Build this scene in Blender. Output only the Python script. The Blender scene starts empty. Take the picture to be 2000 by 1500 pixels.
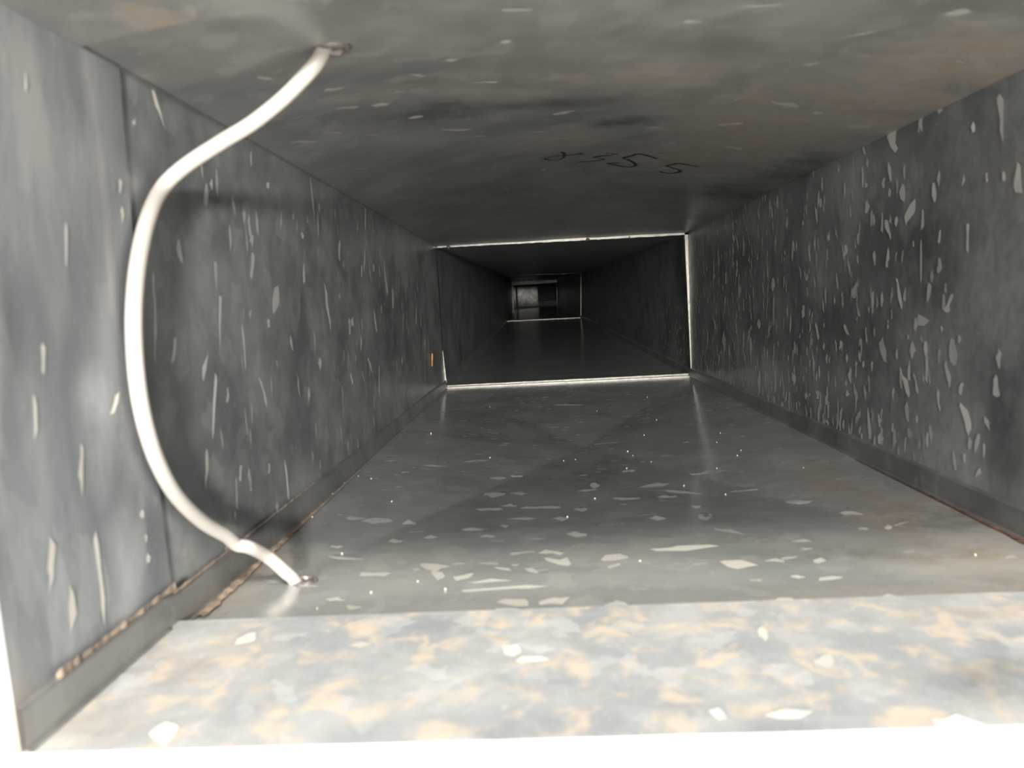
import bpy, bmesh, math, random
from mathutils import Vector, noise

random.seed(7)
scene = bpy.context.scene
COL = scene.collection

# ------------------------------------------------------------------ camera
F_PX = 1500.0
YAW, PITCH, ROLL = -0.0416226, -0.10111133, -0.05113316
_fwd = Vector((math.sin(YAW) * math.cos(PITCH), math.cos(YAW) * math.cos(PITCH), math.sin(PITCH)))
_r0 = Vector((math.cos(YAW), -math.sin(YAW), 0))
_u0 = _r0.cross(_fwd)
_right = math.cos(ROLL) * _r0 + math.sin(ROLL) * _u0
_up = -math.sin(ROLL) * _r0 + math.cos(ROLL) * _u0

cam_data = bpy.data.cameras.new('camera')
cam_data.sensor_width = 36.0
cam_data.lens = 27.0
cam_data.clip_start = 0.01
cam_data.dof.use_dof = True
cam_data.dof.focus_distance = 1.45
cam_data.dof.aperture_fstop = 12.0
cam = bpy.data.objects.new('camera', cam_data)
COL.objects.link(cam)
from mathutils import Matrix
cam.matrix_world = Matrix((
    (_right.x, _up.x, -_fwd.x, 0),
    (_right.y, _up.y, -_fwd.y, 0),
    (_right.z, _up.z, -_fwd.z, 0),
    (0, 0, 0, 1)))
scene.camera = cam

# ------------------------------------------------------------------ light
world = bpy.data.worlds.new('overcast_sky')
scene.world = world
world.use_nodes = True
bg = world.node_tree.nodes['Background']
bg.inputs['Color'].default_value = (0.86, 0.93, 1.0, 1)
bg.inputs['Strength'].default_value = 0.55
world.cycles.sampling_method = 'NONE'

lamp_data = bpy.data.lights.new('added_key_light', 'POINT')  # added key light behind the camera; no lamp is known there
lamp_data.energy = 300.0
lamp_data.shadow_soft_size = 0.08
lamp_data.color = (1.0, 0.965, 0.91)
lamp = bpy.data.objects.new('added_key_light', lamp_data)
COL.objects.link(lamp)
lamp.location = (0.17, -1.5, 0.125)

sun_data = bpy.data.lights.new('hazy_sun', 'SUN')
sun_data.energy = 3.9
sun_data.angle = math.radians(16)
sun_data.color = (1.0, 0.93, 0.82)
sun = bpy.data.objects.new('hazy_sun', sun_data)
COL.objects.link(sun)
sun.rotation_euler = Vector((0.03, 1.0, -1.2)).to_track_quat('-Z', 'Y').to_euler()
sun.location = (1, -3, 3)

scene.view_settings.view_transform = 'Standard'
scene.view_settings.look = 'None'
scene.view_settings.gamma = 1.0
scene.view_settings.use_curve_mapping = False
scene.view_settings.exposure = 0.68
scene.cycles.use_adaptive_sampling = True
scene.cycles.adaptive_threshold = 0.07
scene.cycles.adaptive_min_samples = 16
scene.cycles.max_bounces = 9
scene.cycles.diffuse_bounces = 5
scene.cycles.glossy_bounces = 7

# ------------------------------------------------------------------ duct dimensions (metres)
XL, XR, ZF, ZC = -0.1947, 0.2876, -0.1551, 0.1219
Y_RIM, Y0, Y1, Y2, Y3 = 0.254, 0.370, 1.5, 5.0, 9.0


FLIP = 0.0045      # the near floor sheet laps over the next one


def ray(px, py):
    return _fwd + (px - 1000) / F_PX * _right - (py - 750) / F_PX * _up


def at_y(px, py, Y):
    d = ray(px, py)
    return d * (Y / d.y)


def clamp01(t):
    return max(0.0, min(1.0, t))


def pyramid(u, v):
    return max(0.0, 2 * min(u, 1 - u, v, 1 - v))


def floor_z(x, y):
    if y > Y1:
        return ZF
    if y < Y0:
        return ZF + FLIP
    u = (x - XL) / (XR - XL); v = (y - Y0) / (Y1 - Y0)
    return ZF - 0.022 * pyramid(u, v)


def ceil_z(x, y):
    u = clamp01((x - XL) / (XR - XL)); v = clamp01((y - 0.20) / (Y1 - 0.20))
    side = 1 - abs(2 * u - 1) ** 2.6
    b = 0.020 * pyramid(u, v) + 0.014 * side * math.sin(math.pi * v ** 0.8) ** 0.8
    b += 0.0025 * noise.noise((x * 9, y * 5, 3.3)) * side
    return ZC + b


def left_x(y, z):
    v = (z - ZF) / (ZC - ZF)
    return XL + clamp01((Y1 - y) * 4) * (0.0012 * noise.noise((y * 6, z * 8, 1.1)) - 0.002 * math.sin(math.pi * clamp01(v)))


def right_x(y, z):
    v = clamp01((z - ZF) / (ZC - ZF)); u = (y - 0.2) / 1.3
    return XR + clamp01((Y1 - y) * 4) * (0.004 * pyramid(clamp01(u), v) + 0.0012 * noise.noise((y * 6, z * 8, 5.1)))


def hit(px, py, side):
    """the point of a duct side that the photograph shows at a pixel"""
    d = ray(px, py)
    ax = 2 if side in 'FC' else 0
    val = {'F': ZF, 'C': ZC, 'L': XL, 'R': XR}[side]
    for _ in range(12):
        p = d * (val / d[ax])
        val = {'F': lambda: floor_z(p.x, p.y), 'C': lambda: ceil_z(p.x, p.y),
               'L': lambda: left_x(p.y, p.z), 'R': lambda: right_x(p.y, p.z)}[side]()
    return d * (val / d[ax])


# ------------------------------------------------------------------ materials
def new_mat(name):
    m = bpy.data.materials.new(name)
    m.use_nodes = True
    nt = m.node_tree
    b = nt.nodes['Principled BSDF']
    return m, nt, b


def N(nt, kind, **kw):
    n = nt.nodes.new(kind)
    for k, v in kw.items():
        setattr(n, k, v)
    return n


def ramp(nt, fac, p0, c0, p1, c1):
    r = N(nt, 'ShaderNodeValToRGB')
    r.color_ramp.elements[0].position = p0; r.color_ramp.elements[0].color = c0
    r.color_ramp.elements[1].position = p1; r.color_ramp.elements[1].color = c1
    nt.links.new(fac, r.inputs['Fac'])
    return r.outputs['Color']


def mix(nt, fac, a, b, mode='MIX'):
    m = N(nt, 'ShaderNodeMix', data_type='RGBA', blend_type=mode)
    for s, v in ((m.inputs[0], fac), (m.inputs[6], a), (m.inputs[7], b)):
        if hasattr(v, 'node'):
            nt.links.new(v, s)
        else:
            s.default_value = v
    return m.outputs[2]


def math_node(nt, op, a, b=None, clamp=False):
    m = N(nt, 'ShaderNodeMath', operation=op, use_clamp=clamp)
    for i, v in enumerate((a, b)):
        if v is None:
            continue
        if hasattr(v, 'node'):
            nt.links.new(v, m.inputs[i])
        else:
            m.inputs[i].default_value = v
    return m.outputs[0]


W, K = (1, 1, 1, 1), (0, 0, 0, 1)


def galvanised(name, base, light, metallic, rough, spangle=0.5, blotch=None, blotch_scale=30, stretch=(1, 1, 1)):
    m, nt, b = new_mat(name)
    tc = N(nt, 'ShaderNodeTexCoord')
    mp = N(nt, 'ShaderNodeMapping')
    mp.inputs['Scale'].default_value = stretch
    nt.links.new(tc.outputs['Object'], mp.inputs['Vector'])
    co = mp.outputs['Vector']

    def nz(scale, detail=4, rough_=0.55, dist=0.0):
        n = N(nt, 'ShaderNodeTexNoise')
        n.inputs['Scale'].default_value = scale
        n.inputs['Detail'].default_value = detail
        n.inputs['Roughness'].default_value = rough_
        n.inputs['Distortion'].default_value = dist
        nt.links.new(co, n.inputs['Vector'])
        return n.outputs['Fac']
    cloud = nz(13, 4, 0.62)
    col = mix(nt, ramp(nt, cloud, 0.36, K, 0.64, W), base, light)
    # zinc crystals: warped cells, a few of them paler
    warp = N(nt, 'ShaderNodeTexNoise')
    warp.inputs['Scale'].default_value = 60
    nt.links.new(co, warp.inputs['Vector'])
    wv = mix(nt, 0.02, co, warp.outputs['Color'], 'ADD')
    vo = N(nt, 'ShaderNodeTexVoronoi')
    vo.inputs['Scale'].default_value = 70
    nt.links.new(wv, vo.inputs['Vector'])
    sep = N(nt, 'ShaderNodeSeparateColor')
    nt.links.new(vo.outputs['Color'], sep.inputs[0])
    cell = ramp(nt, sep.outputs[0], 0.75, K, 1.0, W)
    col = mix(nt, math_node(nt, 'MULTIPLY', cell, spangle * 0.6), col, tuple(min(1, c * 1.7) for c in light[:3]) + (1,))
    fine = ramp(nt, nz(420, 1), 0.62, K, 0.75, W)
    col = mix(nt, math_node(nt, 'MULTIPLY', fine, spangle * 0.5), col, tuple(min(1, c * 1.6) for c in light[:3]) + (1,))
    if blotch:
        bl = ramp(nt, nz(blotch_scale, 4, 0.6, 0.5), 0.50, K, 0.64, W)
        col = mix(nt, math_node(nt, 'MULTIPLY', bl, 0.75), col, blotch)
        dk = ramp(nt, nz(blotch_scale * 0.7, 4, 0.5, 0.2), 0.36, W, 0.47, K)
        col = mix(nt, math_node(nt, 'MULTIPLY', dk, 0.45), col, base)
    # stains and darker tones of the sheet: brown dust, pale oxide, dark patches (vertex attributes)
    ragged = ramp(nt, nz(38, 4, 0.65), 0.30, K, 0.62, W)
    for att, colour, gain in (('dust', (0.245, 0.21, 0.175, 1), 1.0), ('rust', (0.19, 0.075, 0.03, 1), 1.0),
                              ('pale', tuple(min(1, c * 1.9) for c in light[:3]) + (1,), 0.8),
                              ('dark', (0.045, 0.047, 0.045, 1), 0.8)):
        a = N(nt, 'ShaderNodeAttribute', attribute_name=att)
        f = math_node(nt, 'MULTIPLY', a.outputs['Fac'], 1.6)
        f = math_node(nt, 'MULTIPLY', f, math_node(nt, 'ADD', math_node(nt, 'MULTIPLY', ragged, 0.75), 0.25), True)
        f = math_node(nt, 'MULTIPLY', f, gain)
        col = mix(nt, f, col, colour)
        if att == 'dust':
            dustf = f
    nt.links.new(col, b.inputs['Base Color'])
    met = math_node(nt, 'MULTIPLY', math_node(nt, 'SUBTRACT', 1.0, dustf), metallic)
    nt.links.new(met, b.inputs['Metallic'])
    rr = math_node(nt, 'ADD', math_node(nt, 'MULTIPLY', cloud, 0.14), rough - 0.07)
    rr = math_node(nt, 'ADD', rr, math_node(nt, 'MULTIPLY', dustf, 0.4), True)
    nt.links.new(rr, b.inputs['Roughness'])
    bump = N(nt, 'ShaderNodeBump')
    bump.inputs['Strength'].default_value = 0.06
    bump.inputs['Distance'].default_value = 0.004
    nt.links.new(nz(90, 1), bump.inputs['Height'])
    nt.links.new(bump.outputs['Normal'], b.inputs['Normal'])
    return m


def simple(name, colour, rough=0.5, metallic=0.0, vary=0.25, scale=80):
    m, nt, b = new_mat(name)
    tc = N(nt, 'ShaderNodeTexCoord')
    n = N(nt, 'ShaderNodeTexNoise')
    n.inputs['Scale'].default_value = scale
    n.inputs['Detail'].default_value = 5
    nt.links.new(tc.outputs['Object'], n.inputs['Vector'])
    c0 = tuple(c * (1 - vary) for c in colour[:3]) + (1,)
    c1 = tuple(min(1, c * (1 + vary)) for c in colour[:3]) + (1,)
    nt.links.new(ramp(nt, n.outputs['Fac'], 0.3, c0, 0.7, c1), b.inputs['Base Color'])
    b.inputs['Roughness'].default_value = rough
    b.inputs['Metallic'].default_value = metallic
    return m


def flake_mat(name, lo, hi, metallic, rough):
    m, nt, b = new_mat(name)
    a = N(nt, 'ShaderNodeAttribute', attribute_name='tone')
    nt.links.new(ramp(nt, a.outputs['Fac'], 0.0, lo, 1.0, hi), b.inputs['Base Color'])
    b.inputs['Metallic'].default_value = metallic
    b.inputs['Roughness'].default_value = rough
    return m


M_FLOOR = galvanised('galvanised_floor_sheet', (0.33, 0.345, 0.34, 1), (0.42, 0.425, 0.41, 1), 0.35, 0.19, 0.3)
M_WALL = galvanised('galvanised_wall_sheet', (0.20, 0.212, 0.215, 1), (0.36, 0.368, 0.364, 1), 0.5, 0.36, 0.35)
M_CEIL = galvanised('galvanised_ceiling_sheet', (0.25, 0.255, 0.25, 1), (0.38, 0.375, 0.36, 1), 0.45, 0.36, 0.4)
M_COLLAR = galvanised('oxidised_collar_sheet', (0.20, 0.215, 0.23, 1), (0.34, 0.35, 0.355, 1), 0.5, 0.5, 0.4,
                      (0.42, 0.42, 0.41, 1), 26, (1, 1, 0.35))
M_COLLARF = galvanised('oxidised_collar_floor_sheet', (0.32, 0.34, 0.36, 1), (0.48, 0.49, 0.49, 1), 0.35, 0.5, 0.4,
                       (0.66, 0.56, 0.45, 1), 60)
M_STRIP = simple('bare_zinc_joint', (0.14, 0.135, 0.12), 0.4, 0.6, 0.25, 120)
M_SEAM = galvanised('galvanised_seam', (0.28, 0.285, 0.28, 1), (0.38, 0.38, 0.37, 1), 0.8, 0.45, 0.3)
M_FLAKE = flake_mat('zinc_crystal', (0.38, 0.38, 0.365, 1), (0.80, 0.78, 0.72, 1), 0.35, 0.5)
M_CABLE = simple('white_cable_sheath', (0.37, 0.348, 0.32), 0.42, 0.0, 0.04, 40)
M_MARKER = simple('black_marker_ink', (0.012, 0.012, 0.012), 0.6, 0.0, 0.3, 200)
M_DUST = simple('brown_dust', (0.29, 0.225, 0.17), 0.95, 0.0, 0.45, 160)
M_RUST = simple('red_rust', (0.11, 0.055, 0.035), 0.9, 0.0, 0.5, 160)
M_GRIT = simple('pale_grit', (0.72, 0.66, 0.55), 0.7, 0.0, 0.3, 60)
M_PLASTER = simple('sunlit_white_plaster', (0.80, 0.77, 0.72), 0.9, 0.0, 0.12, 14)
M_GROUND = simple('pale_concrete', (0.55, 0.53, 0.50), 0.9, 0.0, 0.2, 3)
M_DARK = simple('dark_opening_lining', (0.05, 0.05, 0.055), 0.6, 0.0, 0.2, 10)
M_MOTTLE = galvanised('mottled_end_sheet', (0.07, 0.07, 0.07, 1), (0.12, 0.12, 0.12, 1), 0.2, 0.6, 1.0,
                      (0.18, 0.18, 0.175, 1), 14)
M_BURR = simple('torn_hole_burr', (0.20, 0.18, 0.17), 0.4, 0.5, 0.3, 300)


# ------------------------------------------------------------------ object helpers
def link(name, me, mat, parent=None):
    if mat is not None and not me.materials:
        me.materials.append(mat)
    o = bpy.data.objects.new(name, me)
    COL.objects.link(o)
    if parent is not None:
        o.parent = parent
    return o


def mesh_obj(name, verts, faces, mat, parent=None, smooth=False):
    me = bpy.data.meshes.new(name)
    me.from_pydata([tuple(v) for v in verts], [], faces)
    me.update()
    if smooth:
        me.polygons.foreach_set('use_smooth', [True] * len(me.polygons))
    return link(name, me, mat, parent)


def empty(name, label=None, kind='structure'):
    o = bpy.data.objects.new(name, None)
    o.empty_display_size = 0.05
    COL.objects.link(o)
    if kind:
        o['kind'] = kind
    if label:
        o['label'] = label
    return o


def box(verts, faces, p0, p1):
    x0, y0, z0 = p0; x1, y1, z1 = p1
    b = len(verts)
    verts += [(x0, y0, z0), (x1, y0, z0), (x1, y1, z0), (x0, y1, z0), (x0, y0, z1), (x1, y0, z1), (x1, y1, z1), (x0, y1, z1)]
    faces += [tuple(b + i for i in f) for f in ((0, 3, 2, 1), (4, 5, 6, 7), (0, 1, 5, 4), (1, 2, 6, 5), (2, 3, 7, 6), (3, 0, 4, 7))]


def grid(name, fn, a0, a1, b0, b1, na, nb, mat, parent, hole=None, smooth=False, flip=False, thick=0.0009):
    """a sheet fn(a, b) -> point; hole = (a, b, radius_a, radius_b) leaves a real hole in it"""
    A = [a0 + (a1 - a0) * i / na for i in range(na + 1)]
    B = [b0 + (b1 - b0) * j / nb for j in range(nb + 1)]
    verts = [fn(a, b) for b in B for a in A]
    faces = []
    skip = None
    if hole:
        ha, hb, ra, rb = hole
        ia = min(range(1, na), key=lambda i: abs(A[i] - ha)); ib = min(range(1, nb), key=lambda j: abs(B[j] - hb))
        skip = {(ia - 1, ib - 1), (ia, ib - 1), (ia - 1, ib), (ia, ib)}
    for j in range(nb):
        for i in range(na):
            if skip and (i, j) in skip:
                continue
            q = (j * (na + 1) + i, j * (na + 1) + i + 1, (j + 1) * (na + 1) + i + 1, (j + 1) * (na + 1) + i)
            faces.append(q)
    if skip:
        ringi = [(ia - 1, ib - 1), (ia, ib - 1), (ia + 1, ib - 1), (ia + 1, ib), (ia + 1, ib + 1), (ia, ib + 1), (ia - 1, ib + 1), (ia - 1, ib)]
        out = [j * (na + 1) + i for i, j in ringi]
        b = len(verts)
        for k in range(8):
            t = math.pi * (1.25 + k * 0.25)
            verts.append(fn(ha + ra * math.cos(t), hb + rb * math.sin(t)))
        for k in range(8):
            faces.append((out[k], out[(k + 1) % 8], b + (k + 1) % 8, b + k))
        c = (ia) + (ib) * (na + 1)
        verts[c] = verts[b]        # the unused centre vertex
    if flip:
        faces = [tuple(reversed(f)) for f in faces]
    o = mesh_obj(name, verts, faces, mat, parent, smooth)
    if thick:
        s = o.modifiers.new('sheet_thickness', 'SOLIDIFY')
        s.thickness = thick
        s.offset = -1
    return o


def stains_and_tones(o, **blobs):
    """blobs: attribute name -> list of (x, y, z, rx, ry, rz, strength) in metres"""
    me = o.data
    n = len(me.vertices)
    for att, lst in blobs.items():
        a = me.attributes.new(att, 'FLOAT', 'POINT')
        vals = [0.0] * n
        for i, v in enumerate(me.vertices):
            s = 0.0
            for (p, r, k) in lst:
                d = sum(((v.co[c] - p[c]) / r[c]) ** 2 for c in range(3))
                if d < 6:
                    s = max(s, k * math.exp(-d ** 1.4))
            vals[i] = s
        a.data.foreach_set('value', vals)


def wall_normal(side):
    return {'F': Vector((0, 0, 1)), 'C': Vector((0, 0, -1)), 'L': Vector((1, 0, 0)), 'R': Vector((-1, 0, 0))}[side]


def on_side(side, p, lift=0.0002):
    q = Vector(p)
    if side == 'F': q.z = floor_z(q.x, q.y) + lift
    if side == 'C': q.z = ceil_z(q.x, q.y) - lift
    if side == 'L': q.x = left_x(q.y, q.z) + lift
    if side == 'R': q.x = right_x(q.y, q.z) - lift
    return q


def flake_outline(side, c, along, across, hl, hw, verts, faces, tones, tone, rnd):
    """a ragged crystal patch lying on a duct side"""
    n = 8
    b = len(verts)
    for k in range(n):
        t = 2 * math.pi * k / n
        ca, sa = math.cos(t), math.sin(t)
        r = rnd.choice((0.35, 0.7, 1.0, 1.35)) * rnd.uniform(0.7, 1.1)
        if k in (0, 4):
            p = c + along * (hl * ca * rnd.uniform(0.9, 1.15)) + across * (hw * rnd.uniform(-0.5, 0.5))
        else:
            p = c + along * (hl * (ca + rnd.uniform(-0.28, 0.28))) + across * (hw * sa * r)
        verts.append(on_side(side, p))
    f = tuple(range(b, b + n))
    e = (Vector(verts[b + 2]) - Vector(verts[b])).cross(Vector(verts[b + 5]) - Vector(verts[b]))
    if e.dot(wall_normal(side)) < 0:
        f = tuple(reversed(f))
    faces.append(f)
    tones.append(tone)


def flakes(name, side, pix, parent, n_random, rand_fn, seed, mat=None, base_tone=0.6):
    rnd = random.Random(seed)
    verts, faces, tones = [], [], []
    for t in pix:
        x, y, w, h = t[:4]
        lean = t[4] if len(t) > 4 else 0
        tone = t[5] if len(t) > 5 else base_tone * rnd.uniform(0.6, 1.15)
        if side in 'LR':       # long axis runs top to bottom in the picture
            a = hit(x - lean / 2, y - h / 2, side); b = hit(x + lean / 2, y + h / 2, side)
            e = hit(x + w / 2, y, side); g = hit(x - w / 2, y, side)
        else:                  # long axis runs left to right
            a = hit(x - w / 2, y + lean / 2, side); b = hit(x + w / 2, y - lean / 2, side)
            e = hit(x, y + h / 2, side); g = hit(x, y - h / 2, side)
        c = (a + b) / 2
        la = b - a; ac = e - g
        flake_outline(side, c, la.normalized(), ac.normalized(), la.length / 2, ac.length / 2, verts, faces, tones, tone, rnd)
    for _ in range(n_random):
        c, along, across, hl, hw, tone = rand_fn(rnd)
        flake_outline(side, on_side(side, c), along, across, hl, hw, verts, faces, tones, tone, rnd)
    o = mesh_obj(name, verts, faces, mat or M_FLAKE, parent)
    a = o.data.attributes.new('tone', 'FLOAT', 'FACE')
    a.data.foreach_set('value', [clamp01(t) for t in tones])
    o['kind'] = 'stuff'
    return o


# ------------------------------------------------------------------ the sides of the duct
floor = empty('floor', 'grey galvanised sheet metal floor of the duct')
ceiling = empty('ceiling', 'dusty galvanised sheet metal top of the duct with handwriting')
wall_left = empty('wall_left', 'grey galvanised left side of the duct behind the white cable')
wall_right = empty('wall_right', 'grey galvanised right side of the duct speckled with pale crystals')

HOLE_F = hit(594, 1137, 'F')
HOLE_C = hit(648, 93, 'C')

# pixel corners of the far joints, put at their distance
J2 = [at_y(983, 538, Y2), at_y(1135, 533, Y2), at_y(1135, 621, Y2), at_y(990, 628, Y2)]      # TL TR BR BL
J3 = [at_y(999, 546, Y3), at_y(1088, 546, Y3), at_y(1089, 597, Y3), at_y(1000, 605, Y3)]
J1 = [Vector((XL, Y1, ZC)), Vector((XR, Y1, ZC)), Vector((XR, Y1, ZF)), Vector((XL, Y1, ZF))]


def loft(p, q, r, s):
    return lambda a, b: (p * (1 - a) + q * a) * (1 - b) + (s * (1 - a) + r * a) * b


ff = lambda x, y: Vector((x, y, floor_z(x, y)))
fc = lambda x, y: Vector((x, y, ceil_z(x, y)))
fl = lambda y, z: Vector((left_x(y, z), y, z))
fr = lambda y, z: Vector((right_x(y, z), y, z))
XLO, XRO = XL - 0.006, XR + 0.006

# floor sheets
floor_collar = grid('sheet_panel', lambda x, y: Vector((x, y, ZF + FLIP)), XLO, XRO, Y_RIM, Y0, 60, 16, M_COLLARF, floor)
floor_main = grid('sheet_panel', lambda x, y: Vector((x, y, floor_z(x, max(y, Y0)))), XLO, XRO, Y0 - 0.02, Y1, 62, 120, M_FLOOR, floor,
                  hole=(HOLE_F.x, HOLE_F.y, 0.0062, 0.0062), thick=0)
floor_far = grid('sheet_panel', loft(J1[3], J1[2], J2[2], J2[3]), 0, 1, 0, 1, 10, 20, M_FLOOR, floor)
grid('sheet_panel', loft(J2[3], J2[2], J3[2], J3[3]), 0, 1, 0, 1, 6, 8, M_FLOOR, floor)
# ceiling sheets
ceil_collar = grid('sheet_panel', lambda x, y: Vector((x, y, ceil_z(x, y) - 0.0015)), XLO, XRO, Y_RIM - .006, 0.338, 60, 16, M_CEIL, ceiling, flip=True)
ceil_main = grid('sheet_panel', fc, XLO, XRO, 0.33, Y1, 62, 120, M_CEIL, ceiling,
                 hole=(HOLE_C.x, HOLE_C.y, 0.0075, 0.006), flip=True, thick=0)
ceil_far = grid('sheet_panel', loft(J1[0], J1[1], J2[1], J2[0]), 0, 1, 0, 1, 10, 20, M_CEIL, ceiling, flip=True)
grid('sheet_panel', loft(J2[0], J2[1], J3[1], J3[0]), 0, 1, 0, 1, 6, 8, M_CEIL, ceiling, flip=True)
# left sheets
left_collar = grid('sheet_panel', lambda y, z: Vector((left_x(y, z) + 0.0015, y, z)), Y_RIM, Y0, ZF - 0.008, ZC + 0.03, 20, 50, M_COLLAR, wall_left)
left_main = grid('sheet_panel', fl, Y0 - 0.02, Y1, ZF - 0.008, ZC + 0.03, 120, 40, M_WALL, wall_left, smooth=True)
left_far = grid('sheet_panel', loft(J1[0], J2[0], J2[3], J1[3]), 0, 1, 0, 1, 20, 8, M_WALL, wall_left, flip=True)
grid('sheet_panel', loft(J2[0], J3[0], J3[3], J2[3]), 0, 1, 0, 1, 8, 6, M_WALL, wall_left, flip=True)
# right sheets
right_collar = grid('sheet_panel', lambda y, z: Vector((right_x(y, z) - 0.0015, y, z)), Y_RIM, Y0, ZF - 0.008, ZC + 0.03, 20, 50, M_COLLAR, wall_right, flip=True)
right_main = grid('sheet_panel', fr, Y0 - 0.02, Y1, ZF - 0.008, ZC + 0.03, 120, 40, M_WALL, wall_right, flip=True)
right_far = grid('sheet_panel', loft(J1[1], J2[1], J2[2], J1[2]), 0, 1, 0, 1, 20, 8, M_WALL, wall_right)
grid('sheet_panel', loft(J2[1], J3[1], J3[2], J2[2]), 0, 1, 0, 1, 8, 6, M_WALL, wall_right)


def blob(px, py, side, rx, ry, rz, k):
    p = hit(px, py, side)
    return ((p.x, p.y, p.z), (rx, ry, rz), k)


B9 = 9.0
stains_and_tones(floor_main,
       dust=[blob(1640, 950, 'F', .030, .10, B9, .65), blob(1760, 1010, 'F', .035, .06, B9, .75), blob(1900, 1080, 'F', .06, .05, B9, .6),
             blob(1850, 985, 'F', .03, .05, B9, .6), blob(490, 1105, 'F', .022, .035, B9, .8), blob(420, 1160, 'F', .025, .03, B9, .75),
             blob(560, 1045, 'F', .010, .05, B9, .6), blob(1950, 1150, 'F', .06, .02, B9, .5), blob(1680, 1165, 'F', .05, .015, B9, .4)],
       dark=[blob(1840, 1020, 'F', .035, .022, B9, .5), blob(1700, 1080, 'F', .06, .025, B9, .35)],
       rust=[blob(520, 1075, 'F', .004, .05, B9, .5)])
stains_and_tones(ceil_main,
       dust=[blob(1500, 250, 'C', .085, .16, B9, .62), blob(1750, 200, 'C', .08, .10, B9, .62), blob(1250, 150, 'C', .10, .06, B9, .42),
             blob(1900, 120, 'C', .06, .06, B9, .7), blob(1350, 310, 'C', .10, .10, B9, .55), blob(1100, 280, 'C', .08, .07, B9, .35),
             blob(900, 160, 'C', .06, .03, B9, .2)],
       dark=[blob(1205, 238, 'C', .022, .025, B9, .75), blob(870, 215, 'C', .06, .035, B9, .5), blob(1040, 205, 'C', .07, .022, B9, .5),
             blob(1440, 378, 'C', .07, .09, B9, .6), blob(1560, 335, 'C', .028, .10, B9, .6)],  # darker band beside the right corner of the top sheet
       pale=[blob(1400, 40, 'C', .06, .03, B9, .25)])
stains_and_tones(left_collar,
       pale=[blob(175, 790, 'L', B9, .011, .016, .7), blob(180, 870, 'L', B9, .012, .03, .45), blob(230, 1120, 'L', B9, .02, .03, .45), blob(100, 1050, 'L', B9, .02, .06, .4)],
       dark=[blob(20, 640, 'L', B9, .006, .02, .35), blob(215, 450, 'L', B9, .006, .03, .3)],
       dust=[blob(30, 1440, 'L', B9, .02, .02, .6)])
stains_and_tones(right_main,
       dust=[blob(1980, 330, 'R', B9, .05, .04, .3), blob(1950, 960, 'R', B9, .04, .012, .45), blob(1800, 640, 'R', B9, .05, .03, .2)],
       pale=[blob(1830, 900, 'R', B9, .10, .03, .35), blob(1650, 360, 'R', B9, .10, .03, .25), blob(1950, 560, 'R', B9, .04, .04, .3), blob(1480, 720, 'R', B9, .12, .03, .35)],
       dark=[blob(1820, 520, 'R', B9, .05, .05, .5), blob(1960, 900, 'R', B9, .02, .06, .5), blob(1900, 380, 'R', B9, .06, .05, .35), blob(1690, 660, 'R', B9, .10, .03, .3)])
stains_and_tones(floor_collar,
       dust=[blob(400, 1290, 'F', .03, .03, B9, .45), blob(1890, 1200, 'F', .035, .012, B9, .5), blob(160, 1420, 'F', .03, .02, B9, .4)],
       dark=[blob(1950, 1330, 'F', .03, .02, B9, .5), blob(1500, 1450, 'F', .03, .006, B9, .3)])
stains_and_tones(ceil_collar, dust=[blob(322, 38, 'C', .012, .012, B9, .8), blob(272, 15, 'C', .006, .012, B9, .8)])

# ------------------------------------------------------------------ corner lock seams along the floor
def seam(side, parent):
    sx = 1 if side == 'L' else -1
    X = XL if side == 'L' else XR
    prof = [(0.0, 0.0175), (0.0030, 0.0165), (0.0034, 0.0150), (0.0034, 0.0010), (0.0055, 0.0003), (0.0055, -0.003), (-0.001, -0.003), (-0.001, 0.0175)]
    rnd = random.Random(3)
    ys = [Y_RIM + (Y1 - Y_RIM) * i / 60 for i in range(61)]
    verts, faces = [], []
    for y in ys:
        wob = 0.0006 * noise.noise((y * 20, 0, X))
        for (d, h) in prof:
            verts.append((X + sx * (d + wob), y, ZF + h + wob + (FLIP if y < Y0 else 0)))
    n = len(prof)
    for i in range(len(ys) - 1):
        for k in range(n):
            f = (i * n + k, i * n + (k + 1) % n, (i + 1) * n + (k + 1) % n, (i + 1) * n + k)
            faces.append(f if side == 'R' else tuple(reversed(f)))
    return mesh_obj('corner_seam', verts, faces, M_SEAM, parent)


seam('L', wall_left)
seam('R', wall_right)


def far_seam(a, b, sx, parent):
    verts, faces = [], []
    for p in (a, b):
        for d, h in ((0, .016), (.003, .015), (.0035, .001), (.0035, -.002), (-.001, -.002), (-.001, .016)):
            verts.append((p.x + sx * d, p.y, p.z + h))
    for k in range(6):
        f = (k, (k + 1) % 6, 6 + (k + 1) % 6, 6 + k)
        faces.append(f if sx < 0 else tuple(reversed(f)))
    mesh_obj('corner_seam', verts, faces, M_SEAM, parent)


far_seam(J1[3], J2[3], 1, wall_left)
far_seam(J1[2], J2[2], -1, wall_right)

# raised crease line where the left side meets the top
verts, faces = [], []
for i in range(61):
    y = Y_RIM + (Y1 - Y_RIM) * i / 60
    w = 0.0022 + 0.0012 * noise.noise((y * 25, 2, 0))
    c = Vector((XL, y, ZC + 0.0005))
    verts += [c + Vector((-0.002, 0, -w)), c + Vector((0.0018, 0, -0.0012)), c + Vector((w + 0.001, 0, 0.003))]
for i in range(60):
    for k in range(2):
        faces.append((i * 3 + k, i * 3 + k + 1, (i + 1) * 3 + k + 1, (i + 1) * 3 + k))
mesh_obj('corner_seam', verts, faces, M_SEAM, wall_left)

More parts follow.
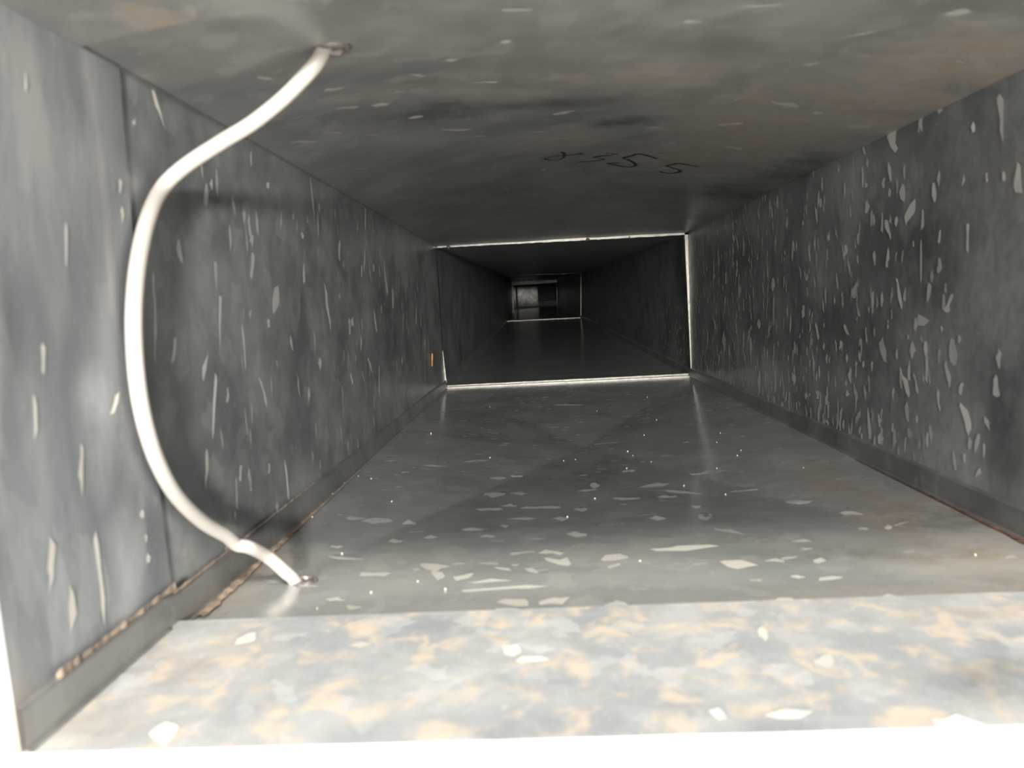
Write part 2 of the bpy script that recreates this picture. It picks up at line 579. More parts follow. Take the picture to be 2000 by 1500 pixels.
# ------------------------------------------------------------------ joint strips
def ribbon_bar(name, pts, widths, depth, normal, parent, mat=None):
    """a thin folded strip along pts standing proud by widths along normal"""
    verts, faces = [], []
    dy = Vector((0, depth, 0))
    for p, w in zip(pts, widths):
        p = Vector(p)
        verts += [p - normal * 0.001, p + normal * w * 0.8, p + normal * w + dy * 0.25, p + normal * w + dy * 0.75, p + normal * w * 0.8 + dy, p - normal * 0.001 + dy]
    for i in range(len(pts) - 1):
        for k in range(6):
            faces.append((i * 6 + k, i * 6 + (k + 1) % 6, (i + 1) * 6 + (k + 1) % 6, (i + 1) * 6 + k))
    e = len(pts) - 1
    faces.append(tuple(range(6))); faces.append(tuple(e * 6 + k for k in reversed(range(6))))
    o = mesh_obj(name, verts, faces, mat or M_STRIP, parent)
    bm = bmesh.new(); bm.from_mesh(o.data); bmesh.ops.recalc_face_normals(bm, faces=bm.faces[:]); bm.to_mesh(o.data); bm.free()
    return o


def line_pts(a, b, n):
    return [Vector(a).lerp(Vector(b), i / n) for i in range(n + 1)]


rj = random.Random(11)
nx, up = Vector((1, 0, 0)), Vector((0, 0, 1))
ribbon_bar('joint_strip', line_pts((XL, Y1 - .003, ZF), (XR - .004, Y1 - .003, ZF), 40), [.0034 + rj.uniform(-.0004, .0004) for _ in range(41)], .004, up, floor)
ribbon_bar('joint_strip', line_pts((XL, Y1 + .010, ZF), (XR - .004, Y1 + .010, ZF), 40), [.0062 + .0012 * i / 40 + rj.uniform(-.0003, .0003) for i in range(41)], .006, up, floor)
top_strip = ribbon_bar('joint_strip', line_pts((XL, Y1 - .002, ZC), (XR, Y1 - .002, ZC), 60), [.0038 + .001 * i / 60 + rj.uniform(-.0005, .0005) for i in range(61)], .006, -up, ceiling)
ribbon_bar('joint_strip', line_pts((XR, Y1 - .002, ZF + .016), (XR, Y1 - .002, ZC), 20), [.0022 + .0055 * (i / 20) ** 1.2 for i in range(21)], .006, -nx, wall_right)
ribbon_bar('joint_strip', line_pts((XL, Y1 - .002, ZF + .012), (XL, Y1 - .002, ZF + .075), 12), [.0045 * (1 - i / 12) + .0005 for i in range(13)], .006, nx, wall_left)
# bent edge of the top sheet that hangs down along the right side just before the joint
ribbon_bar('joint_strip', [Vector((XR - .001, Y1 - .02 - .22 * t, ZC + .003 * t)) for t in [i / 14 for i in range(15)]], [.0045 * (1 - i / 15) + .0007 + rj.uniform(-.0006, .0006) for i in range(15)], .012, -nx, wall_right)
for px, py, r in ((876, 484, .0042), (1148, 469, .0040), (1229, 464, .002)):
    c = at_y(px, py, Y1)
    bm = bmesh.new()
    bmesh.ops.create_uvsphere(bm, u_segments=10, v_segments=7, radius=r)
    for v in bm.verts:
        v.co.z *= 0.8
    me = bpy.data.meshes.new('sealant_drop'); bm.to_mesh(me); bm.free()
    d = link('sealant_drop', me, M_STRIP, top_strip); d.location = (c.x, Y1 - .001, c.z + .001)

for a, b, nrm, par, w in ((J2[3], J2[2], up, floor, .005), (J2[0], J2[1], -up, ceiling, .004), (J2[2], J2[1], -nx, wall_right, .004)):
    ribbon_bar('joint_strip', line_pts(a, b, 10), [w] * 11, .012, nrm, par, M_STRIP)

# ------------------------------------------------------------------ far end of the duct
DAYLIGHT_GAP = (0.66, 0.80)  # added top opening, out of view, to brighten the far end
wall_back = empty('wall_back', 'mottled grey sheet closing the far end of the duct')
Z = Y3 + 0.7
EB = [p * (Z / p.y) for p in (at_y(1000, 540, Y3), at_y(1100, 540, Y3), at_y(1100, 612, Y3), at_y(1000, 612, Y3))]
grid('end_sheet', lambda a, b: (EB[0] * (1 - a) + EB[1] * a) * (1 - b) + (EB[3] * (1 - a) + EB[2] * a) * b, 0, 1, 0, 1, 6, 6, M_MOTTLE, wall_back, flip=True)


def frame_bar(name, px0, py0, px1, py1, Y, depth, mat, parent):
    a = at_y(px0, py0, Y); c = at_y(px1, py1, Y)
    v, f = [], []
    box(v, f, (a.x, Y, c.z), (c.x, Y + depth, a.z))
    return mesh_obj(name, v, f, mat, parent)


# chamber between the last joint and the end sheet; its top has an added gap that lets daylight in
J4 = EB
for a_, b_, c_, d_, nm in ((J3[3], J3[2], EB[2], EB[3], 'chamber_side'), (J3[1], EB[1], EB[2], J3[2], 'chamber_side'), (J3[0], EB[0], EB[3], J3[3], 'chamber_side')):
    grid(nm, loft(a_, b_, c_, d_), 0, 1, 0, 1, 2, 2, M_WALL, wall_back, thick=0)
for ta, tb in ((0.0, DAYLIGHT_GAP[0]), (DAYLIGHT_GAP[1], 1.0)):
    grid('chamber_side', loft(J3[0].lerp(EB[0], ta), J3[1].lerp(EB[1], ta), J3[1].lerp(EB[1], tb), J3[0].lerp(EB[0], tb)), 0, 1, 0, 1, 2, 2, M_WALL, wall_back, thick=0)
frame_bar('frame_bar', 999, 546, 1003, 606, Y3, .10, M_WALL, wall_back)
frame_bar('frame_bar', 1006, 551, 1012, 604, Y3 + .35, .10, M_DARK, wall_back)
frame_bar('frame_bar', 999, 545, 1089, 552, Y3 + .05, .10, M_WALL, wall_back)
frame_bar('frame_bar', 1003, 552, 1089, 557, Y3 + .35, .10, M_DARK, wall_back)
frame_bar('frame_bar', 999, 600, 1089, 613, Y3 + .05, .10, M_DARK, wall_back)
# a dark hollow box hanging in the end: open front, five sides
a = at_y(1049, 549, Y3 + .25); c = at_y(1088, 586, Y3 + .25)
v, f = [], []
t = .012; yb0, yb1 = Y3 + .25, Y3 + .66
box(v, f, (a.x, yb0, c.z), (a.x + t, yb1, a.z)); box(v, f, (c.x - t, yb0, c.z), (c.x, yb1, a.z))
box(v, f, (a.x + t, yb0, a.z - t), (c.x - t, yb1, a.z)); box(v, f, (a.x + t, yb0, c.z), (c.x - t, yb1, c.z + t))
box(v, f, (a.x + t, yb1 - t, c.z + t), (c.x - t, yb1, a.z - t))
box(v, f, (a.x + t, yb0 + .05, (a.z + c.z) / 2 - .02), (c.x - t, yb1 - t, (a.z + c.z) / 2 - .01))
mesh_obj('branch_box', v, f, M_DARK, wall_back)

# ------------------------------------------------------------------ plaster face around the opening, ground outside
rp = random.Random(5)
x0, x1, z0, z1 = XL - .001, XR + .004, ZF + FLIP - .0012, ZC + .003
inner = []
def edge(a, b, n, nrm):
    for i in range(n):
        p = Vector(a).lerp(Vector(b), i / n)
        k = 0.0007 * noise.noise((p.x * 60, p.z * 60, 0)) + 0.0005 * noise.noise((p.x * 190, p.z * 190, 4))
        inner.append((p + Vector(nrm) * (k + 0.0005), Vector(nrm)))
edge((x0, 0, z0), (x1, 0, z0), 160, (0, 0, 1))
edge((x1, 0, z0), (x1, 0, z1), 160, (-1, 0, 0))
edge((x1, 0, z1), (x0, 0, z1), 160, (0, 0, -1))
edge((x0, 0, z1), (x0, 0, z0), 160, (1, 0, 0))
cx, cz = (x0 + x1) / 2, (z0 + z1) / 2
verts, faces = [], []
YA, YB = Y_RIM - .012, Y_RIM + .10
n = len(inner)
for p, nr in inner:
    d = Vector((p.x - cx, 0, p.z - cz))
    k = min(1.6 / max(abs(d.x), 1e-6), 1.15 / max(abs(d.z), 1e-6))
    k2 = 1 + .02 / d.length
    verts += [(p.x, YA + .004, p.z), (cx + d.x * k2, YA, cz + d.z * k2), (cx + d.x * k, YA, cz + d.z * k),
              (cx + d.x * k, YB, cz + d.z * k), (p.x - nr.x * .004, YB, p.z - nr.z * (.03 if nr.z < 0 else .004))]
for i in range(n):
    j = (i + 1) % n
    for k in range(5):
        faces.append((i * 5 + k, i * 5 + (k + 1) % 5, j * 5 + (k + 1) % 5, j * 5 + k))
wf = mesh_obj('wall_front', verts, faces, M_PLASTER)
bm = bmesh.new(); bm.from_mesh(wf.data); bmesh.ops.recalc_face_normals(bm, faces=bm.faces[:]); bm.to_mesh(wf.data); bm.free()
wf['kind'] = 'structure'
wf['label'] = 'sunlit white plaster edge around the duct mouth'

v, f = [], []
box(v, f, (-6, -8, -1.35), (6, YB, -1.10))
g = mesh_obj('ground', v, f, M_GROUND)
g['kind'] = 'structure'
g['label'] = 'pale concrete ground outside the duct mouth'

# ------------------------------------------------------------------ zinc crystals
RIGHT = [
    (1838, 210, 12, 25, -8), (1746, 272, 22, 50, 0), (1800, 240, 8, 35), (1956, 230, 14, 100, 6, .25), (1990, 348, 30, 60), (1962, 344, 8, 20),
    (1776, 416, 20, 50, -20), (1764, 376, 10, 35), (1738, 376, 8, 20), (1724, 436, 8, 40), (1736, 448, 10, 40, 10), (1802, 428, 8, 40),
    (1799, 510, 6, 80), (1890, 465, 7, 55), (1694, 404, 10, 25), (1652, 488, 12, 25), (1658, 520, 4, 40, 6), (1676, 466, 6, 22), (1708, 504, 6, 30),
    (1592, 476, 4, 30), (1595, 508, 4, 35), (1550, 480, 4, 22, 3), (1576, 540, 5, 15), (1670, 565, 10, 35, -6), (1758, 576, 14, 65, 12, .9),
    (1768, 575, 8, 30), (1814, 572, 12, 40, -6), (1854, 592, 20, 40, -20), (1800, 626, 22, 22), (1788, 634, 14, 25), (1510, 556, 6, 25),
    (1512, 604, 4, 60), (1613, 580, 5, 30), (1630, 586, 4, 16), (1706, 585, 7, 30), (1723, 584, 6, 30), (1570, 608, 8, 25), (1538, 608, 5, 20),
    (1676, 604, 7, 28, 6), (1596, 648, 8, 35, 6), (1544, 632, 5, 40), (1654, 644, 8, 22, 8), (1482, 632, 8, 20), (1466, 676, 5, 35), (1414, 668, 6, 40),
    (1552, 676, 7, 20), (1726, 684, 12, 50, 8), (1782, 680, 12, 30), (1752, 692, 6, 20), (1860, 684, 16, 50, 0, .4), (1678, 692, 4, 15),
    (1394, 532, 2, 60), (1403, 508, 2, 55), (1452, 480, 3, 40), (1432, 488, 3, 20), (1444, 568, 4, 35), (1480, 500, 4, 14), (1418, 544, 3, 24),
    (1518, 396, 5, 25), (1504, 404, 4, 25), (1490, 386, 3, 20), (1430, 408, 3, 25), (1572, 408, 3, 12), (1569, 436, 3, 10), (1602, 396, 8, 18),
    (1606, 360, 4, 30), (1589, 336, 3, 20), (1650, 372, 4, 30), (1467, 680, 5, 40), (1553, 681, 6, 20), (1582, 710, 4, 16), (1661, 734, 10, 35),
    (1551, 740, 9, 22), (1483, 745, 6, 40), (1514, 745, 4, 45), (1680, 698, 5, 18), (1687, 712, 4, 14), (1703, 716, 5, 20), (1724, 687, 10, 40, 8),
    (1753, 690, 4, 16), (1768, 749, 12, 60, 20, .9), (1777, 723, 8, 40), (1790, 750, 8, 45, 8), (1784, 683, 10, 30), (1810, 720, 8, 60), (1804, 738, 6, 16),
    (1852, 731, 10, 50, 8), (1863, 690, 16, 50, 0, .3), (1953, 701, 12, 40), (1947, 753, 18, 40), (1773, 804, 14, 45), (1887, 819, 20, 60, 12, .9),
    (1894, 866, 10, 25), (1927, 826, 10, 30, 10), (1922, 881, 7, 30), (1911, 923, 12, 20, -8), (1698, 826, 8, 65, 5), (1720, 855, 14, 25, 0, .9),
    (1637, 808, 5, 60), (1542, 782, 5, 35), (1575, 773, 5, 14), (1597, 771, 8, 16), (1613, 782, 4, 20), (1648, 830, 4, 20), (1680, 841, 5, 16),
    (1615, 822, 3, 10), (1791, 819, 6, 14), (1703, 800, 4, 10), (1511, 778, 3, 14), (1454, 694, 3, 12), (1414, 683, 3, 30), (1425, 687, 3, 20), (1498, 694, 3, 14)]
LEFT = [
    (640, 600, 6, 100, 14), (538, 587, 12, 55, -6), (523, 630, 9, 18), (568, 667, 6, 35, 6), (663, 490, 6, 40), (593, 533, 6, 40), (712, 507, 4, 45),
    (713, 423, 3, 60), (733, 627, 4, 45, 6), (753, 543, 5, 70, 8), (768, 583, 4, 40), (682, 637, 5, 35), (688, 628, 6, 20), (705, 670, 3, 30),
    (723, 713, 5, 30, 8), (687, 740, 5, 22, 5), (625, 710, 6, 25), (515, 767, 8, 60, 14), (602, 770, 5, 30), (730, 783, 3, 30), (740, 743, 3, 60),
    (706, 530, 6, 25), (730, 523, 3, 14), (658, 367, 6, 18), (610, 387, 3, 90, 10, .1), (523, 363, 6, 14), (572, 423, 5, 14), (590, 460, 7, 12),
    (698, 443, 3, 20), (663, 580, 3, 10), (745, 603, 2, 16), (813, 617, 2, 40), (822, 627, 2, 25), (787, 633, 2, 40), (785, 703, 3, 18), (830, 670, 2, 30),
    (304, 196, 9, 100, 30, .8), (262, 238, 8, 14), (413, 360, 6, 25), (490, 308, 4, 35), (492, 469, 8, 20), (348, 483, 8, 40), 
    (352, 496, 8, 40, 6), (298, 556, 6, 60), (340, 684, 10, 50, -6), (430, 636, 6, 120), (476, 676, 6, 90, 8), (418, 796, 7, 140, -6, .7),
    (444, 772, 7, 30), (400, 716, 9, 50, -8), (402, 920, 7, 90), (470, 924, 6, 30), (302, 640, 8, 140, 0, .3), (492, 520, 12, 50),
    (560, 937, 5, 85, 8, .8), (469, 925, 8, 35), (525, 915, 6, 20), (459, 1005, 6, 20), (541, 990, 6, 20), (442, 1072, 6, 25), (641, 952, 3, 25), (625, 907, 3, 18),
    (295, 1133, 10, 55, 12, 1.0)]
LEFT_COLLAR = [(216, 788, 12, 45, -16, 1.0), (227, 364, 8, 30), (231, 420, 8, 30), (282, 1090, 7, 20), (277, 1052, 8, 15), (270, 1005, 10, 18), (187, 1130, 12, 180, 20, .8),
               (120, 480, 12, 90), (75, 700, 14, 60), (60, 820, 20, 90), (150, 920, 14, 100), (90, 1100, 22, 110), (40, 160, 8, 40), (130, 1190, 16, 90)]
FLOOR = [
    (696, 1012, 42, 8), (736, 1016, 60, 10, 0, .4), (800, 1022, 26, 10), (842, 1050, 26, 7), (924, 1034, 44, 8, 4), (952, 1048, 30, 7), (772, 1058, 26, 9), (656, 1068, 28, 8),
    (966, 966, 40, 9), (1016, 964, 40, 5), (972, 934, 34, 6), (1010, 930, 24, 5), (1054, 992, 78, 7), (956, 995, 50, 7), (994, 988, 34, 6), (1016, 1014, 60, 8),
    (1094, 1013, 34, 8), (1134, 995, 26, 9), (1124, 1044, 44, 9), (986, 1027, 18, 6), (1148, 958, 40, 5, 4), (1162, 948, 18, 10), (1224, 974, 60, 6), (1276, 949, 60, 8, 6),
    (1306, 971, 40, 8), (1284, 1012, 34, 7), (1378, 1008, 26, 14), (1358, 989, 20, 8), (1332, 961, 80, 6, -6), (1340, 1069, 130, 10, 8, .95), (1202, 1090, 54, 14), (1200, 1106, 24, 10, 8),
    (1078, 1079, 50, 12), (1088, 1096, 52, 18, -6), (1038, 1114, 28, 12, -8), (980, 1112, 34, 8, -5), (1006, 1104, 16, 6), (1020, 1080, 50, 8, 4, .3), (848, 1108, 56, 14, -4),
    (856, 1122, 30, 16, -8), (904, 1126, 40, 14, 10), (952, 1136, 90, 10, 6), (990, 1150, 170, 9, 10, .6), (1002, 1176, 64, 16), (1080, 1176, 60, 18, 12), (996, 1193, 60, 8),
    (1206, 1182, 46, 16), (732, 1122, 60, 12, 4, .4), (656, 1172, 40, 10), (692, 1186, 30, 10), (764, 900, 28, 3, 2), (848, 910, 56, 4, -3), (928, 901, 56, 4, 4), (792, 922, 20, 4),
    (1380, 924, 60, 7, 6), (1228, 920, 24, 6), (1108, 791, 60, 2, 0, .4), (1184, 866, 50, 2, 5), (680, 1090, 80, 7, -4, .3), (1392, 921, 50, 5, 4), (1454, 958, 60, 4, 4),
    (1379, 1007, 24, 10), (1425, 1039, 60, 10, -10), (1560, 980, 54, 10), (1663, 1002, 44, 9), (1566, 1057, 44, 6), (1575, 1072, 24, 5), (1513, 1096, 40, 8), (1601, 1096, 26, 9),
    (1443, 1103, 70, 18, -5), (1524, 1174, 52, 14, 5, .9), (1557, 1127, 30, 7), (1623, 1130, 50, 10, 3), (1476, 1134, 30, 5), (1735, 1167, 34, 14), (1685, 1033, 24, 7), (1735, 1030, 16, 8)]
FLOOR_COLLAR = [(1401, 1397, 36, 28, -8, .9), (1541, 1397, 90, 32, 8, .9), (1608, 1293, 40, 46, 0, .5), (1878, 1415, 120, 34, -12, 1.0), (1490, 1240, 20, 30), (320, 1430, 60, 40, 8, .9),
                (480, 1250, 40, 20, 10, .7), (1000, 1270, 40, 24, 0, .9), (1040, 1290, 60, 20, 0, 1.0), (700, 1260, 40, 10)]
CEIL = [
    (1012, 19, 60, 8), (988, 80, 26, 8), (814, 146, 40, 6, -3), (884, 116, 30, 8), (652, 173, 40, 7, 6), (676, 210, 44, 5, 4), (744, 204, 40, 6, 3), (812, 229, 30, 8, 4), (952, 160, 40, 6),
    (1100, 220, 44, 6, 8), (1156, 214, 60, 3, 2), (888, 253, 60, 4), (938, 265, 30, 4), (1050, 257, 40, 3), (1100, 270, 60, 3), (1280, 249, 40, 3, 3), (728, 264, 20, 4), (1060, 331, 16, 4, 4),
    (1012, 351, 20, 4, 6), (990, 368, 10, 6), (1096, 423, 48, 2), (996, 411, 16, 2), (1194, 343, 16, 3), (1086, 365, 16, 3), (1044, 400, 60, 2), (1682, 65, 70, 6, 12), (1534, 203, 50, 12, -8),
    (1440, 194, 60, 2, 22), (1583, 124, 40, 6, 3), (1599, 220, 20, 5), (1426, 242, 50, 6, 5), (1433, 289, 36, 8, -6), (1489, 10, 70, 8), (1314, 278, 20, 3), (1352, 42, 40, 10), (1870, 25, 60, 12, 6),
    (458, 121, 18, 7), (518, 151, 30, 7, -3), (651, 259, 40, 4), (595, 277, 60, 4), (700, 330, 40, 3), (620, 300, 30, 3)]

ey, ez, ex = Vector((0, 1, 0)), Vector((0, 0, 1)), Vector((1, 0, 0))


def rnd_right(r):
    y = 0.5 + 1.0 * r.random() ** 0.7
    z = ZF + .018 + (ZC - ZF - .02) * r.random() ** 1.5
    s = r.uniform(.5, 1)
    return Vector((XR, y, z)), (ez + ey * r.uniform(-.3, .3)).normalized(), ey, .0085 * s * r.uniform(.4, 1.4), .0034 * s, r.uniform(.1, .8)


def rnd_left(r):
    y = 0.45 + 1.05 * r.random()
    z = ZF + .02 + (ZC - ZF - .03) * r.random()
    return Vector((XL, y, z)), (ez + ey * r.uniform(-.2, .2)).normalized(), ey, .008 * r.uniform(.4, 1.4), .003 * r.uniform(.4, 1), r.uniform(0, .25)


def rnd_floor(r):
    y = 0.42 + 1.0 * r.random() ** 1.3
    x = XL + .02 + (XR - XL - .04) * r.random()
    return Vector((x, y, ZF)), (ex + ey * r.uniform(-.4, .4)).normalized(), ey, .006 * r.uniform(.3, 1.3), .003 * r.uniform(.4, 1), r.uniform(0, .25)


def rnd_ceil(r):
    y = 0.45 + 0.95 * r.random()
    x = XL + .02 + (XR - XL - .04) * r.random()
    return Vector((x, y, ZC)), (ex + ey * r.uniform(-.4, .4)).normalized(), ey, .005 * r.uniform(.3, 1.3), .0025 * r.uniform(.4, 1), r.uniform(0, .2)


flakes('zinc_crystals', 'R', RIGHT, right_main, 700, rnd_right, 1)
flakes('zinc_crystals', 'L', LEFT, left_main, 140, rnd_left, 2, base_tone=.4)
flakes('zinc_crystals', 'F', FLOOR, floor_main, 160, rnd_floor, 3, base_tone=.55)
flakes('zinc_crystals', 'C', CEIL, ceil_main, 90, rnd_ceil, 4, base_tone=.3)
fo = flakes('zinc_crystals', 'F', FLOOR_COLLAR, floor_collar, 0, None, 5)
lo = flakes('zinc_crystals', 'L', LEFT_COLLAR, left_collar, 0, None, 6, base_tone=.7)
lo.location.x = .0017


# crystals on the right side beyond the joint
def far_right(seed, n):
    rnd = random.Random(seed)
    verts, faces, tones = [], [], []
    fn = loft(J1[1], J2[1], J2[2], J1[2])
    for _ in range(n):
        a = rnd.random() ** 1.5 * .5; b = .15 + .8 * rnd.random() ** .7
        h = .02 * rnd.uniform(.3, 1.2); w = .0018 * rnd.uniform(.4, 1.3)
        k = len(verts)
        for da, db in ((-w, 0), (0, h), (w, 0), (0, -h * 1.3)):
            p = fn(clamp01(a + da), clamp01(b + db)); p.x -= .0003
            verts.append(p)
        faces.append((k, k + 1, k + 2, k + 3)); tones.append(rnd.uniform(0, .6))
    o = mesh_obj('zinc_crystals', verts, faces, M_FLAKE, right_far)
    at = o.data.attributes.new('tone', 'FLOAT', 'FACE'); at.data.foreach_set('value', tones)
    o['kind'] = 'stuff'


far_right(21, 420)

# ------------------------------------------------------------------ dust ridges, rust, an orange streak and grit
def ridge(name, pts, wfun, mat, parent, seed):
    rnd = random.Random(seed)
    verts, faces = [], []
    for i, (p, side, out) in enumerate(pts):
        w = wfun(i / (len(pts) - 1)) * (0.45 + 1.1 * abs(noise.noise((i * .37, seed, 0))) + rnd.uniform(0, .25))
        verts += [p - side * w, p + out * w * .55, p + side * w]
    for i in range(len(pts) - 1):
        for k in range(2):
            faces.append((i * 3 + k, i * 3 + k + 1, (i + 1) * 3 + k + 1, (i + 1) * 3 + k))
    o = mesh_obj(name, verts, faces, mat, parent, True)
    o['kind'] = 'stuff'
    return o


def along(y0, y1, n, x, z, side, out):
    return [(Vector((x, y0 + (y1 - y0) * i / n, z)), side, out) for i in range(n + 1)]


dz = .0035
ridge('dust_line', along(.275, Y0, 50, XL + .0022, ZF + .0185 + dz, Vector((.4, 0, 1)).normalized(), Vector((1, 0, -.2))), lambda t: .0030, M_DUST, left_collar, 1)
ridge('dust_line', along(Y0, .62, 80, XL + .0016, ZF + .0182, Vector((.4, 0, 1)).normalized(), Vector((1, 0, .2))), lambda t: .0021 * (1 - .6 * t), M_DUST, wall_left, 2)
ridge('dust_line', along(.385, .75, 90, XL + .0075, ZF + .0004, Vector((1, 0, 0)), up), lambda t: .0042 * (1 - .8 * t), M_DUST, floor, 3)
ridge('rust_tone_line', along(.40, .70, 80, XR - .0066, ZF + .0002, Vector((1, 0, 0)), up), lambda t: .0026 * (1 - .7 * t), M_RUST, floor, 4)
ridge('rust_tone_line', [(Vector((XL + .0003, 0, 0)) + Vector((0, p.y, p.z)), ey, nx) for p in (hit(842, y, 'L') for y in (690, 696, 702, 708, 715))], lambda t: .0045, simple('orange_streak', (.75, .38, .12), .6), wall_left, 5)  # small upright orange streak on the left sheet

GRIT = [(668, 1082, 5), (870, 1153, 8), (816, 1136, 4), (765, 980, 3), (1226, 882, 3), (1282, 820, 2.4), (793, 828, 4), (842, 847, 3.5), (1336, 949, 3), (1417, 966, 3.5), (1569, 914, 2.6),
        (1905, 1085, 5), (480, 1105, 6), (455, 1138, 6), (443, 1150, 4), (725, 935, 2.5), (700, 930, 2), (672, 944, 3.5), (650, 965, 3), (1236, 890, 2), (1258, 850, 2), (1124, 898, 2),
        (1101, 900, 2), (1272, 902, 2), (957, 894, 2), (1224, 915, 2.5), (1162, 974, 2.5), (1400, 915, 2), (1440, 890, 2), (1447, 880, 2), (1407, 846, 2.2), (1400, 864, 2), (957, 795, 2),
        (1166, 803, 2), (1264, 776, 2), (518, 1100, 4), (610, 1010, 3), (1250, 1096, 3), (725, 1158, 5), (620, 1190, 6), (1108, 1010, 2)]
bm = bmesh.new()
rg = random.Random(9)
for px, py, s in GRIT:
    p = hit(px, py, 'F')
    r = max(.0006, s * .5 * p.y / F_PX)
    m = Matrix.Translation((p.x, p.y, floor_z(p.x, p.y) + r * .6)) @ Matrix.Rotation(rg.uniform(0, 6), 4, 'Z') @ Matrix.Diagonal((1, rg.uniform(.6, 1.2), rg.uniform(.6, .9), 1))
    bmesh.ops.create_icosphere(bm, subdivisions=1, radius=r, matrix=m)
me = bpy.data.meshes.new('floor_grit'); bm.to_mesh(me); bm.free()
go = link('floor_grit', me, M_GRIT)
go['kind'] = 'stuff'
go['label'] = 'tiny pale grains of grit scattered over the duct floor'
go['category'] = 'grit'

# ------------------------------------------------------------------ handwriting on the top sheet
def wr(cx, cy):
    return hit(1000 + cx / 4.762, 250 + cy / 4.762, 'C')


STROKES = [
    ([(455, 220), (478, 230), (488, 250), (478, 272), (440, 292)], 1.2),
    ([(450, 290), (370, 296), (303, 283), (340, 268), (420, 258), (490, 250), (560, 248), (645, 239)], .8),
    ([(628, 231), (655, 238)], 1.0),
    ([(990, 245), (930, 235), (865, 233)], .8),
    ([(940, 252), (850, 258), (765, 267), (800, 275), (858, 288), (820, 298), (720, 308), (615, 315)], .9),
    ([(1350, 285), (1280, 262), (1180, 238), (1110, 258), (1035, 278), (1080, 295), (1130, 320), (1150, 345), (1110, 358), (1040, 358), (950, 340), (895, 328), (1010, 320)], 1.3),
    ([(1740, 358), (1650, 342), (1550, 328), (1490, 338), (1440, 352), (1490, 368), (1545, 385), (1565, 400), (1520, 417), (1450, 420), (1395, 410), (1380, 400)], 1.3)]


def smooth_path(pts, n):
    out = []
    m = len(pts)
    for i in range(m - 1):
        p0, p1, p2, p3 = pts[max(i - 1, 0)], pts[i], pts[i + 1], pts[min(i + 2, m - 1)]
        for k in range(n):
            t = k / n
            out.append(0.5 * ((2 * p1) + (p2 - p0) * t + (2 * p0 - 5 * p1 + 4 * p2 - p3) * t * t + (3 * p1 - p0 - 3 * p2 + p3) * t ** 3))
    out.append(pts[-1])
    return out


verts, faces = [], []
for pts, w in STROKES:
    P = smooth_path([wr(*p) for p in pts], 5)
    b = len(verts)
    for i, p in enumerate(P):
        d = (P[min(i + 1, len(P) - 1)] - P[max(i - 1, 0)]); d.z = 0; d.normalize()
        s = Vector((-d.y, d.x, 0)) * (.0014 * w * (1 + .25 * noise.noise((p.x * 80, p.y * 80, 1))))
        for q in (p + s, p - s):
            verts.append(on_side('C', q, .0003))
    for i in range(len(P) - 1):
        faces.append((b + 2 * i, b + 2 * i + 1, b + 2 * i + 3, b + 2 * i + 2))
mw = mesh_obj('marker_writing', verts, faces, M_MARKER, ceil_main)
mw['label'] = 'black handwritten marker figures on the top sheet'

# ------------------------------------------------------------------ torn rims of the two cable holes
def burr(c, ra, rb, out, parent, seed):
    rnd = random.Random(seed)
    verts, faces = [], []
    n = 20
    for k in range(n):
        t = 2 * math.pi * k / n
        e = Vector((math.cos(t), math.sin(t), 0))
        h = rnd.uniform(.0008, .0028)
        for rr, hh in ((1.35, 0), (1.12, h), (.95, h * .9), (.92, -.002)):
            verts.append(c + Vector((e.x * ra * rr, e.y * rb * rr, 0)) + out * hh)
    for k in range(n):
        j = (k + 1) % n
        for i in range(3):
            faces.append((k * 4 + i, j * 4 + i, j * 4 + i + 1, k * 4 + i + 1))
    o = mesh_obj('hole_rim', verts, faces, M_BURR, parent, True)
    bm = bmesh.new(); bm.from_mesh(o.data); bmesh.ops.recalc_face_normals(bm, faces=bm.faces[:]); bm.to_mesh(o.data); bm.free()


burr(Vector((HOLE_F.x, HOLE_F.y, floor_z(HOLE_F.x, HOLE_F.y))), .0062, .0062, up, floor, 1)
burr(Vector((HOLE_C.x, HOLE_C.y, ceil_z(HOLE_C.x, HOLE_C.y))), .0075, .006, -up, ceiling, 2)

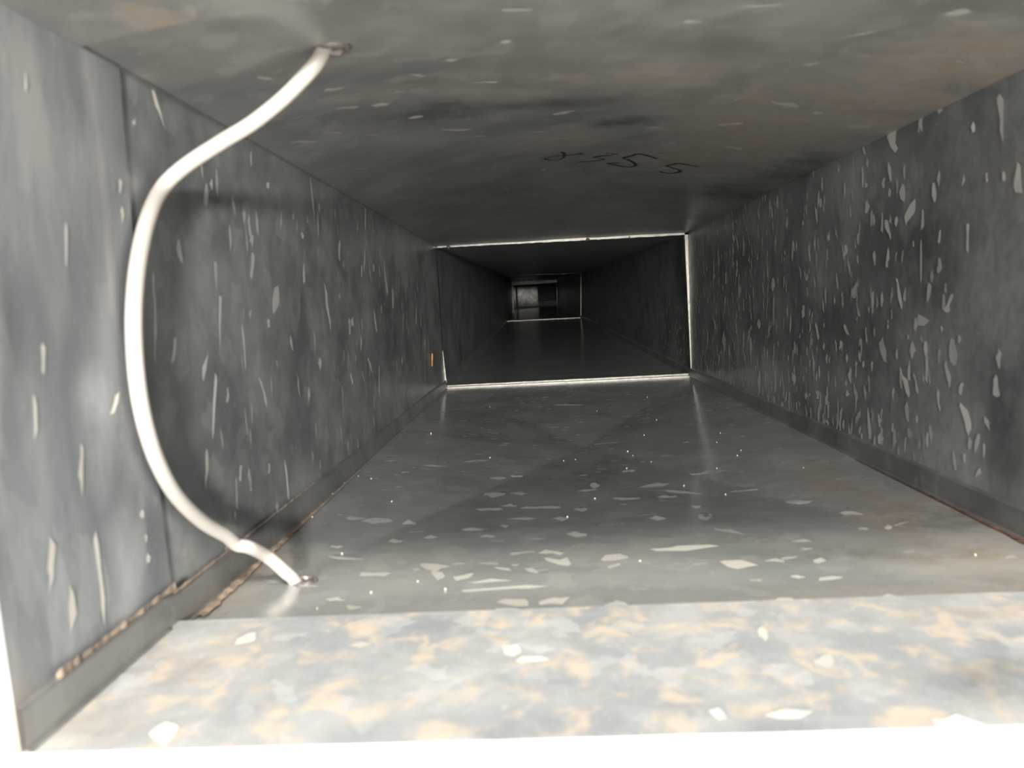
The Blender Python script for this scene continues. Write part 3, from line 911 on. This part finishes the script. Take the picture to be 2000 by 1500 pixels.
# ------------------------------------------------------------------ the white cable
def at_x(px, py, X):
    d = ray(px, py)
    return d * (X / d.x)


P = []
hc = Vector((HOLE_C.x - .004, HOLE_C.y, HOLE_C.z))
top = [(632, 96), (578, 168), (502, 234), (430, 279), (362, 324)]
ymid = at_x(318, 366, -.1885).y
P.append(hc + Vector((.004, .006, .03)))
for i, (px, py) in enumerate(top):
    t = i / len(top)
    P.append(at_y(px, py, (HOLE_C.y - .002) * (1 - t) + ymid * t))
for px, py in [(318, 366), (290, 425), (272, 500), (263, 580), (262, 660), (269, 750), (284, 830), (309, 905), (346, 970)]:
    P.append(at_x(px, py, -.1885))
P.append(at_x(397, 1020, -.1865))
P.append(at_x(441, 1046, -.1825))
P.append(at_x(463, 1064, -.1800))
P.append(at_x(487, 1069, -.1735))
for (px, py), y in zip([(522, 1087), (556, 1116), (580, 1142)], (.437, .435, HOLE_F.y - .001)):
    P.append(at_y(px, py, y))
P.append(Vector((HOLE_F.x + .004, HOLE_F.y + .002, HOLE_F.z - .03)))
path = smooth_path(P, 8)
verts, faces = [], []
R, S = .0039, 16
prev = Vector((0, 1, 0))
for i, p in enumerate(path):
    d = (path[min(i + 1, len(path) - 1)] - path[max(i - 1, 0)]).normalized()
    a = (prev - d * prev.dot(d)).normalized(); prev = a
    b = d.cross(a)
    for k in range(S):
        t = 2 * math.pi * k / S
        verts.append(p + (a * math.cos(t) + b * math.sin(t)) * R)
for i in range(len(path) - 1):
    for k in range(S):
        faces.append((i * S + k, i * S + (k + 1) % S, (i + 1) * S + (k + 1) % S, (i + 1) * S + k))
faces.append(tuple(range(S))[::-1]); faces.append(tuple((len(path) - 1) * S + k for k in range(S)))
cable = mesh_obj('electric_cable', verts, faces, M_CABLE, None, True)
bm = bmesh.new(); bm.from_mesh(cable.data); bmesh.ops.recalc_face_normals(bm, faces=bm.faces[:]); bm.to_mesh(cable.data); bm.free()
cable['label'] = 'white electric cable bowed along the left side between holes in top and floor'
cable['category'] = 'cable'
